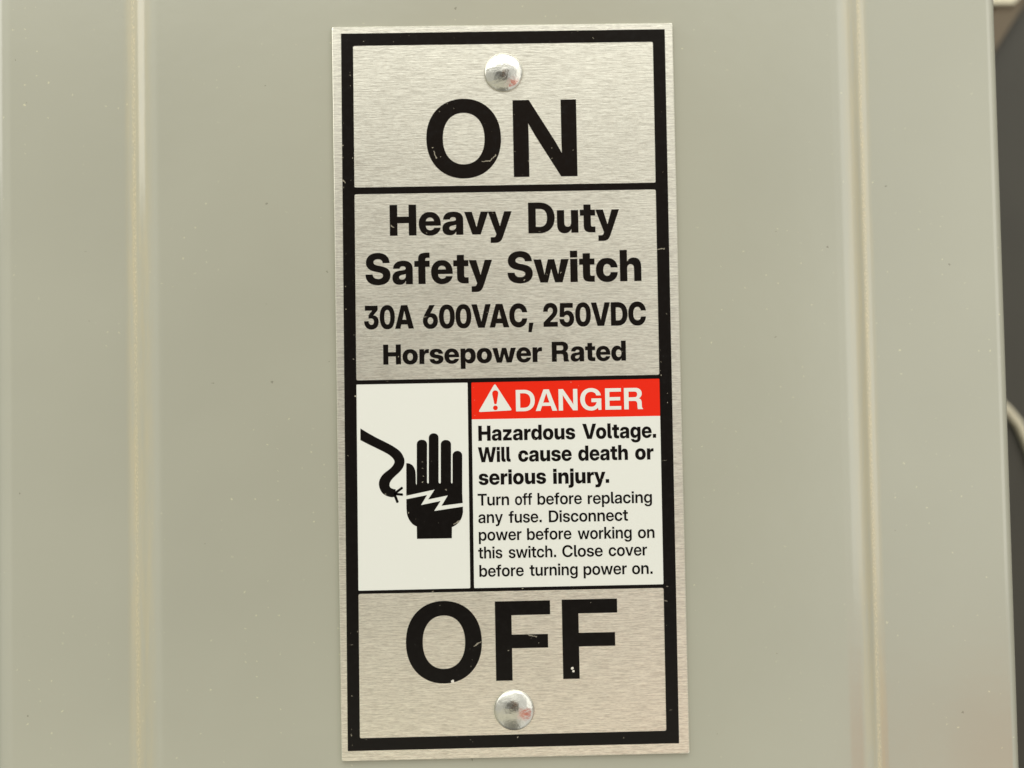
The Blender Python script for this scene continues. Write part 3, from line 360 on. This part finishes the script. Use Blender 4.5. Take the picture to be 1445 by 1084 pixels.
def make_paint():
    m, N = new_mat('grey_enamel')
    v = obj_mm(N)
    big = N.new('ShaderNodeTexNoise', {'Vector': v, 'Scale': 0.02, 'Detail': 3.0})
    base = N.mix(N.step(big.outputs['Fac'], 0.3, 0.7), PAINT_A, PAINT_B)
    # fine yellowish grit lying on the enamel, dark pin specks
    g1, h1 = specks(N, v, 2.0, 0.02, 0.15, 0.20)
    patch = N.new('ShaderNodeTexNoise', {'Vector': v, 'Scale': 0.045, 'Detail': 2.0})
    g1 = N.math('MULTIPLY', g1, N.step(patch.outputs['Fac'], 0.40, 0.62))
    base = N.mix(N.math('MULTIPLY', g1, 0.45), base, (0.70, 0.66, 0.42, 1))
    g2, h2 = specks(N, v, 11.0, 0.05, 0.18, 0.22, 31.0)
    base = N.mix(N.math('MULTIPLY', g2, 0.55), base, (0.10, 0.085, 0.06, 1))
    # dust packed in the fold of the pressed step
    sx = N.new('ShaderNodeSeparateXYZ', {0: v})
    ax = N.math('ABSOLUTE', sx.outputs[0])
    ax = N.math('ADD', ax, N.math('MULTIPLY', N.step(sx.outputs[0], -1.0, 1.0), 1.6))   # the right fold is 1.6 mm nearer
    band = N.math('MULTIPLY', N.step(ax, 64.7, 65.2), N.step(ax, 66.0, 65.35))
    fine = N.new('ShaderNodeTexNoise', {'Vector': scaled(N, v, (3.0, 1.2, 1.0)), 'Scale': 1.8, 'Detail': 6.0, 'Roughness': 0.8})
    dust = N.math('MULTIPLY', band, N.step(fine.outputs['Fac'], 0.38, 0.75))
    smear = N.math('MULTIPLY', N.step(ax, 61.2, 63.4), N.step(ax, 67.4, 66.0))
    soft = N.new('ShaderNodeTexNoise', {'Vector': scaled(N, v, (1.2, 0.10, 1.0)), 'Scale': 1.0, 'Detail': 3.0})
    base = N.mix(N.math('MULTIPLY', smear, N.step(soft.outputs['Fac'], 0.2, 0.8, 0.12, 0.45)), base, (0.44, 0.375, 0.22, 1))
    base = N.mix(N.math('MULTIPLY', dust, 0.6), base, (0.60, 0.49, 0.25, 1))
    peel = N.new('ShaderNodeTexNoise', {'Vector': v, 'Scale': 0.35, 'Detail': 2.0})
    bump = N.new('ShaderNodeBump', {'Height': peel.outputs['Fac'], 'Strength': 0.05, 'Distance': 0.0003})
    rough = N.math('ADD', N.math('MULTIPLY', dust, 0.3), 0.16)
    b = N.new('ShaderNodeBsdfPrincipled', {'Base Color': base, 'Roughness': rough, 'IOR': 1.78, 'Normal': bump.outputs[0]})
    finish(N, b)
    return m

def make_brushed():
    m, N = new_mat('brushed_aluminium')
    tan = N.new('ShaderNodeTangent', direction_type='UV_MAP', uv_map='uv')
    v = obj_mm(N)
    s1 = N.new('ShaderNodeTexNoise', {'Vector': scaled(N, v, (0.30, 4.6, 1.0)), 'Scale': 1.0, 'Detail': 6.0, 'Roughness': 0.7})
    s2 = N.new('ShaderNodeTexNoise', {'Vector': scaled(N, v, (1.1, 12.0, 1.0)), 'Scale': 1.0, 'Detail': 3.0, 'Roughness': 0.6})
    cl = N.new('ShaderNodeTexNoise', {'Vector': scaled(N, v, (0.07, 0.14, 1.0)), 'Scale': 1.0, 'Detail': 3.0})
    f = N.math('ADD', N.math('MULTIPLY', s1.outputs['Fac'], 0.6), N.math('MULTIPLY', s2.outputs['Fac'], 0.4))
    tone = N.step(f, 0.39, 0.61)
    col = N.mix(tone, (0.66, 0.64, 0.56, 1), (1.0, 0.985, 0.88, 1))
    rough = N.math('ADD', N.math('MULTIPLY', cl.outputs['Fac'], 0.08), 0.305)
    bump = N.new('ShaderNodeBump', {'Height': f, 'Strength': 0.6, 'Distance': 0.00006})
    b = N.new('ShaderNodeBsdfPrincipled', {'Base Color': col, 'Metallic': 1.0, 'Roughness': rough, 'Anisotropic': 0.65,
                                               'Tangent': tan.outputs[0], 'Normal': bump.outputs[0]})
    finish(N, b)
    return m

def make_ink(name, col, rough, grit=0.5, chips=(), scratches=(), ior=1.42):
    """screen printed enamel ink with fine grit and scuffs"""
    m, N = new_mat(name)
    v = obj_mm(N)
    base = col
    g1, h1 = specks(N, v, 1.3, 0.02, 0.11, 0.20, 7.0)
    where = N.new('ShaderNodeTexNoise', {'Vector': v, 'Scale': 0.16, 'Detail': 2.0})
    g1 = N.math('MULTIPLY', g1, N.step(where.outputs['Fac'], 0.45, 0.60))
    base = N.mix(N.math('MULTIPLY', g1, grit), base, (0.62, 0.57, 0.44, 1))
    g2, h2 = specks(N, scaled(N, v, (0.45, 1.5, 1.0)), 3.1, 0.03, 0.16, 0.07, 3.0)
    base = N.mix(N.math('MULTIPLY', g2, grit * 0.55), base, (0.45, 0.41, 0.33, 1))
    fl = N.new('ShaderNodeTexNoise', {'Vector': scaled(N, v, (0.9, 0.9, 1)), 'Scale': 1.0, 'Detail': 4.0, 'Roughness': 0.6})
    bump = N.new('ShaderNodeBump', {'Height': fl.outputs['Fac'], 'Strength': 0.25, 'Distance': 0.00004})
    metal = 0.0
    rough = N.math('ADD', N.math('MULTIPLY', N.step(fl.outputs['Fac'], 0.45, 0.80), 0.12 if ior < 1.4 else 0.03), rough)
    if chips:
        nz = N.new('ShaderNodeTexNoise', {'Vector': v, 'Scale': 1.3, 'Detail': 3.0})
        tot = None
        for x, y, r in chips:
            d = N.new('ShaderNodeVectorMath', {0: scaled(N, v, (1, 1, 0)), 1: (x, y, 0)}, operation='DISTANCE').outputs['Value']
            d = N.math('ADD', d, N.math('MULTIPLY', N.math('SUBTRACT', nz.outputs['Fac'], 0.5), 2.2 * r))
            k = N.math('LESS_THAN', d, r)
            tot = k if tot is None else N.math('MAXIMUM', tot, k)
        base = N.mix(tot, base, (0.62, 0.60, 0.54, 1))
    if scratches:
        jog = N.new('ShaderNodeTexNoise', {'Vector': v, 'Scale': 2.5, 'Detail': 2.0})
        sp = N.new('ShaderNodeSeparateXYZ', {0: v})
        tot = None
        for x0, y0, x1, y1 in scratches:
            ln = math.hypot(x1 - x0, y1 - y0); ux, uy = (x1 - x0) / ln, (y1 - y0) / ln
            px, py = N.math('SUBTRACT', sp.outputs[0], x0), N.math('SUBTRACT', sp.outputs[1], y0)
            along = N.math('ADD', N.math('MULTIPLY', px, ux), N.math('MULTIPLY', py, uy))
            off = N.math('ADD', N.math('MULTIPLY', px, -uy), N.math('MULTIPLY', py, ux))
            off = N.math('ABSOLUTE', N.math('ADD', off, N.math('MULTIPLY', N.math('SUBTRACT', jog.outputs['Fac'], 0.5), 0.5)))
            k = N.math('MULTIPLY', N.step(off, 0.11, 0.05), N.math('MULTIPLY', N.math('GREATER_THAN', along, 0.0), N.math('LESS_THAN', along, ln)))
            tot = k if tot is None else N.math('MAXIMUM', tot, k)
        base = N.mix(N.math('MULTIPLY', tot, 0.5), base, (0.50, 0.46, 0.36, 1))
    b = N.new('ShaderNodeBsdfPrincipled', {'Base Color': base, 'Roughness': rough, 'IOR': ior, 'Normal': bump.outputs[0]})
    finish(N, b)
    return m

def make_plain(name, col, rough, metallic=0.0, bumpy=None, var=0.0, scale=1.0):
    m, N = new_mat(name)
    v = obj_mm(N)
    nz = N.new('ShaderNodeTexNoise', {'Vector': v, 'Scale': scale, 'Detail': 4.0})
    dark = tuple(c * (1 - var) for c in col[:3]) + (1,)
    base = N.mix(nz.outputs['Fac'], dark, col)
    ins = {'Base Color': base, 'Roughness': rough, 'Metallic': metallic}
    if bumpy:
        bump = N.new('ShaderNodeBump', {'Height': nz.outputs['Fac'], 'Strength': bumpy[0], 'Distance': bumpy[1]})
        ins['Normal'] = bump.outputs[0]
    finish(N, N.new('ShaderNodeBsdfPrincipled', ins))
    return m

PAINT_A = (0.326, 0.328, 0.268, 1)
PAINT_B = (0.348, 0.350, 0.286, 1)
CHIPS = [(9.98, -48.85, 0.24), (10.2, -49.3, 0.2), (-10.67, -50.70, 0.28)]
SCRATCHES = [(-4.104, 39.746, -2.638, 39.762), (-2.638, 39.762, -1.562, 40.849), (-6.963, -44.681, -5.615, -43.895), (2.443, -42.935, 3.996, -43.211), (-28.468, 36.802, -27.981, 36.233), (26.208, 23.735, 27.705, 23.836), (-20.236, 28.699, -19.625, 28.191), (-12.477, 41.694, -12.003, 40.31), (-10.098, -23.599, -8.61, -22.771)]
M_paint = make_paint()
M_alu = make_brushed()
M_black = make_ink('black_ink', (0.006, 0.005, 0.0045, 1), 0.18, 0.6, CHIPS, SCRATCHES, 1.27)
M_white = make_ink('white_ink', (0.635, 0.65, 0.61, 1), 0.25, 0.12)
M_red = make_ink('red_ink', (0.66, 0.018, 0.005, 1), 0.22, 0.25)
M_rivet = make_plain('rivet_metal', (0.56, 0.55, 0.51, 1), 0.22, 1.0, (0.40, 0.00022), 0.15, 1.1)
M_bench = make_plain('dark_bench', (0.050, 0.048, 0.035, 1), 0.6, 0.0, None, 0.45, 0.03)
M_cable = make_plain('cream_cable', (0.62, 0.58, 0.44, 1), 0.4, 0.0, None, 0.1, 0.2)
M_brown = make_plain('matte_brown', (0.14, 0.11, 0.07, 1), 0.7, 0.0, None, 0.2, 0.05)
M_block = make_plain('pale_card', (0.70, 0.66, 0.50, 1), 0.7, 0.0, None, 0.1, 0.05)

# ---------------------------------------------------------------- the bench
bm = bmesh.new()
vs = [bm.verts.new((x, y, 0.0)) for x, y in ((-3, -3), (3, -3), (3, 3), (-3, 3))]
bm.faces.new(vs)
tag(link_bm('bench_top', bm, M_bench), kind='structure')

# ---------------------------------------------------------------- the enclosure: one folded sheet with a pressed panel
def step_profile(x0, xe, Re, Rc, Rv):
    """right half of the cross-section, from the middle outwards, x and z in millimetres"""
    p = [(0.0, -0.6), (30.0, -0.6), (50.0, -0.6)]
    th = math.radians(33)
    z0 = -0.6
    n = 12
    for i in range(n + 1):
        a = th * i / n
        p.append((x0 + Rc * math.sin(a), z0 - Rc * (1 - math.cos(a))))
    x1, z1 = p[-1]
    x2 = x1 + Rv * math.sin(th); z2 = z1 - Rv * (1 - math.cos(th))
    for i in range(1, n + 1):
        a = th * (1 - i / n)
        p.append((x2 - Rv * math.sin(a), z2 + Rv * (1 - math.cos(a))))
    p.append((76.0, z2))
    for i in range(n + 1):
        a = math.radians(90) * i / n
        p.append((xe - Re + Re * math.sin(a), z2 - Re * (1 - math.cos(a))))
    p.append((xe, -60.0)); p.append((xe, -120.0))
    return p
prof = [(-x, z) for x, z in reversed(step_profile(60.0, 91.4, 4.6, 7.0, 6.0)[1:])] + step_profile(57.9, 88.95, 2.2, 9.0, 5.0)
ys = [-150 + 300 * i / 30 for i in range(31)]
bm = bmesh.new()
grid = [[bm.verts.new(W(x, y, z)) for x, z in prof] for y in ys]
for j in range(len(ys) - 1):
    for i in range(len(prof) - 1):
        bm.faces.new((grid[j][i], grid[j][i + 1], grid[j + 1][i + 1], grid[j + 1][i]))
# end walls and underside
for row, flip in ((grid[0], False), (grid[-1], True)):
    a = [bm.verts.new(v.co) for v in row]
    bm.faces.new(a if not flip else a[::-1])
bm.faces.new([bm.verts.new(W(*c)) for c in ((-91.4, -150, -120), (-91.4, 150, -120), (88.95, 150, -120), (88.95, -150, -120))])
bmesh.ops.recalc_face_normals(bm, faces=bm.faces)
cover = link_bm('switch_enclosure', bm, M_paint, None, True)
for p in cover.data.polygons:
    if len(p.vertices) > 4: p.use_smooth = False
tag(cover, 'grey enamelled sheet metal box face with a raised middle panel and dusty pressed folds', 'electrical box')

# ---------------------------------------------------------------- the name plate
plate = empty('warning_sign', W(0, 0, -0.6))
tag(plate, 'brushed aluminium plate riveted to the grey box, printed ON, OFF and a danger notice', 'sign')
bm = bmesh.new()
HW, HH = 30.0, 63.88
outline = rounded([(-HW, -HH), (HW, -HH), (HW, HH), (-HW, HH)], 0.35, 3)
top = [bm.verts.new(W(x * (HW - 0.12) / HW, y * (HH - 0.12) / HH, 0.0)) for x, y in outline]
mid = [bm.verts.new(W(x, y, -0.12)) for x, y in outline]
low = [bm.verts.new(W(x, y, -0.598)) for x, y in outline]
bm.faces.new(top)
L = len(outline)
for i in range(L):
    j = (i + 1) % L
    bm.faces.new((mid[i], mid[j], top[j], top[i]))
    bm.faces.new((low[i], low[j], mid[j], mid[i]))
bmesh.ops.recalc_face_normals(bm, faces=bm.faces)
uv = bm.loops.layers.uv.new('uv')
for fc in bm.faces:
    for lp in fc.loops: lp[uv].uv = (lp.vert.co.x * 10, lp.vert.co.y * 10)
face = link_bm('metal_plate', bm, M_alu, plate)

Z1, Z2, Z3 = 0.02, 0.04, 0.06
# black frame with its cross bars, printed as one piece
frame_out = [(-28.92, -62.11), (28.22, -62.06), (28.60, 62.74), (-28.41, 62.66)]
TL, TR, BR, BL = (-26.33, 60.47), (26.46, 60.53), (26.05, -59.88), (-26.81, -59.97)
def on_left(y):  t = (y - TL[1]) / (BL[1] - TL[1]); return TL[0] + t * (BL[0] - TL[0])
def on_right(y): t = (y - TR[1]) / (BR[1] - TR[1]); return TR[0] + t * (BR[0] - TR[0])
def window(y0, y1, xl=None, xr=None, d0=0.0, d1=0.0):
    """an opening in the frame between heights y0 (below) and y1 (above)"""
    l0, l1 = (on_left(y0), on_left(y1)) if xl is None else xl
    r0, r1 = (on_right(y0), on_right(y1)) if xr is None else xr
    return [(l0, y0), (r0, y0 + d0), (r1, y1 + d1), (l1, y1)]
openings = [
    rounded(window(35.42, 60.47, d0=0.09, d1=0.06), 0.3, 3),
    rounded(window(1.66, 34.23, d0=0.06, d1=0.08), 0.3, 3),
    rounded(window(-34.71, 0.95, xr=(-7.38, -7.24), d0=0.03, d1=0.0), 0.15, 2),
    rounded(window(-34.68, 0.95, xl=(-6.73, -6.59), d0=0.0, d1=0.10), 0.15, 2),
    rounded(window(-59.97, -35.27, d0=0.09, d1=-0.04), 0.3, 3),
]
bm = bmesh.new()
fill(bm, [rounded(frame_out, 0.12, 2)] + openings, Z2)
border = link_bm('printed_border', bm, M_black, plate)

GLYPH_TRIS = {}
def lettering(key, mat, parent, z, label=None):
    bm = bmesh.new()
    for txt, wt, X0, Y0, sx, sy in TEXT[key]:
        pen = 0
        for i, ch in enumerate(txt):
            g = GLYPHS[wt][ch]
            if i: pen += KERN.get(txt[i - 1:i + 1], 0)
            if (wt, ch) not in GLYPH_TRIS:
                cs = [[tuple(float(n) for n in q.split(',')) for q in c.split()] for c in g[1:]]
                GLYPH_TRIS[wt, ch] = triangles(cs, True)
            pts, tris = GLYPH_TRIS[wt, ch]
            fill(bm, None, z, ([(X0 + (a + pen) * sx / 1000, Y0 + b * sy / 1000) for a, b in pts], tris))
            pen += g[0]
    o = link_bm('lettering', bm, mat, parent)
    if label: o['label'] = label
    return o
lettering('ON', M_black, plate, Z2, 'large black lettering ON below the upper rivet')
lettering('Heavy Duty', M_black, plate, Z2, 'black lettering Heavy Duty')
lettering('Safety Switch', M_black, plate, Z2, 'black lettering Safety Switch')
lettering('30A 600VAC, 250VDC', M_black, plate, Z2, 'narrow black lettering 30A 600VAC, 250VDC')
lettering('Horsepower Rated', M_black, plate, Z2, 'small black lettering Horsepower Rated')
lettering('OFF', M_black, plate, Z2, 'large black lettering OFF above the lower rivet')

# white field under the pictogram and the notice
bm = bmesh.new()
fill(bm, [[(-26.75, -34.95), (-7.05, -34.95), (-6.9, 1.3), (-26.55, 1.3)]], Z1)
pic_panel = link_bm('pictogram_panel', bm, M_white, plate)
bm = bmesh.new()
for part in ('hand', 'cable', 'wire'):
    for c in PICTOGRAM[part]:
        fill(bm, [c], Z2 + (0.004 if part == 'wire' else 0.0))
link_bm('shock_pictogram', bm, M_black, pic_panel)
bm = bmesh.new()
fill(bm, [[(-7.05, -34.95), (26.2, -34.95), (26.3, -5.46), (-6.9, -5.48)]], Z1)
notice = link_bm('notice_panel', bm, M_white, plate)
bm = bmesh.new()
tri_out = TRIANGLE[0]
fill(bm, [[(-6.9, -5.48), (26.3, -5.46), (26.4, 1.3), (-6.9, 1.3)]], Z1)
banner = link_bm('danger_banner', bm, M_red, plate)
bm = bmesh.new()
fill(bm, TRIANGLE, Z2)
link_bm('warning_triangle', bm, M_white, banner)
lettering('DANGER', M_white, banner, Z2, 'white lettering DANGER on the red banner')
for key in ('Hazardous Voltage.', 'Will cause death or', 'serious injury.'):
    lettering(key, M_black, notice, Z2, 'bold black lettering ' + key)
for key in ('Turn off before replacing', 'any fuse. Disconnect', 'power before working on',
            'this switch. Close cover', 'before turning power on.'):
    lettering(key, M_black, notice, Z2, 'fine black lettering ' + key)

# domed rivets
def rivet(x, y, r, label):
    bm = bmesh.new()
    n, rings = 64, 14
    prof = [(r, 0.0), (r, 0.30)]
    th = math.radians(31)
    R = r / math.sin(th)
    for i in range(1, rings):
        a = th * (1 - i / rings)
        prof.append((R * math.sin(a) * 0.985 if i == 1 else R * math.sin(a), 0.38 + R * (math.cos(a) - math.cos(th))))
    loops = [[bm.verts.new(W(x + q * math.cos(2 * math.pi * k / n), y + q * math.sin(2 * math.pi * k / n), z))
              for k in range(n)] for q, z in prof]
    for a, b in zip(loops, loops[1:]):
        for k in range(n):
            bm.faces.new((a[k], a[(k + 1) % n], b[(k + 1) % n], b[k]))
    apex = bm.verts.new(W(x, y, 0.38 + R * (1 - math.cos(th))))
    for k in range(n):
        bm.faces.new((loops[-1][k], loops[-1][(k + 1) % n], apex))
    bmesh.ops.recalc_face_normals(bm, faces=bm.faces)
    o = link_bm('rivet', bm, M_rivet, plate, True)
    o['label'] = label
rivet(0.03, 55.40, 3.42, 'domed bright rivet above the word ON')
rivet(-0.16, -55.70, 3.46, 'domed bright rivet below the word OFF')

# ---------------------------------------------------------------- things on the bench beside the box
def tube(pts, r, n=14):
    bm = bmesh.new()
    loops = []
    for i, p in enumerate(pts):
        t = (pts[min(i + 1, len(pts) - 1)] - pts[max(i - 1, 0)]).normalized()
        s = t.cross(Vector((0, 0, 1))).normalized(); u = s.cross(t)
        loops.append([bm.verts.new(p + s * (r * math.cos(2 * math.pi * k / n)) + u * (r * math.sin(2 * math.pi * k / n))) for k in range(n)])
    for a, b in zip(loops, loops[1:]):
        for k in range(n):
            bm.faces.new((a[k], a[(k + 1) % n], b[(k + 1) % n], b[k]))
    bm.faces.new(loops[0]); bm.faces.new(loops[-1])
    bmesh.ops.recalc_face_normals(bm, faces=bm.faces)
    return bm

def smooth_path(pts, n=8):
    out = []
    p = [Vector(q) for q in pts]
    for i in range(len(p) - 1):
        a, b, c, d = p[max(i - 1, 0)], p[i], p[i + 1], p[min(i + 2, len(p) - 1)]
        for j in range(n):
            u = j / n
            out.append(0.5 * ((2 * b) + (c - a) * u + (2 * a - 5 * b + 4 * c - d) * u * u + (3 * b - a - 3 * c + d) * u ** 3))
    out.append(p[-1])
    return out
pts = smooth_path([W(x, y, -118.7) for x, y in ((96, -1), (112, 0.6), (124, 0.2), (130, -1.6), (134, -5.6), (136.6, -10.2),
                                               (141, -24), (150, -60), (172, -110), (230, -150))])
cable = link_bm('cable', tube(pts, 1.25 * MM), M_cable, None, True)
tag(cable, 'thin cream cable curving out from under the right edge of the grey box', 'cable')

def slab(name, poly, z0, z1, mat):
    bm = bmesh.new()
    lo = [bm.verts.new(W(x, y, z0)) for x, y in poly]
    hi = [bm.verts.new(W(x, y, z1)) for x, y in poly]
    L = len(poly)
    bm.faces.new(lo[::-1]); bm.faces.new(hi)
    for i in range(L):
        bm.faces.new((lo[i], lo[(i + 1) % L], hi[(i + 1) % L], hi[i]))
    bmesh.ops.recalc_face_normals(bm, faces=bm.faces)
    return link_bm(name, bm, mat)
card = slab('card_sheet', [(97, 103.3), (136.8, 103.1), (146, 113), (160, 190), (97, 190)], -117.0, -115.6, M_block)
tag(card, 'pale card lying on the bench past the top right corner of the grey box', 'card')
strip = slab('brown_strip', [(112, 70), (117.5, 70), (150, 118), (144, 122)], -119.8, -117.2, M_brown)  # plain brown slab slanting beneath the pale card
tag(strip, 'brown strip lying slantwise under the pale card', 'cardboard')
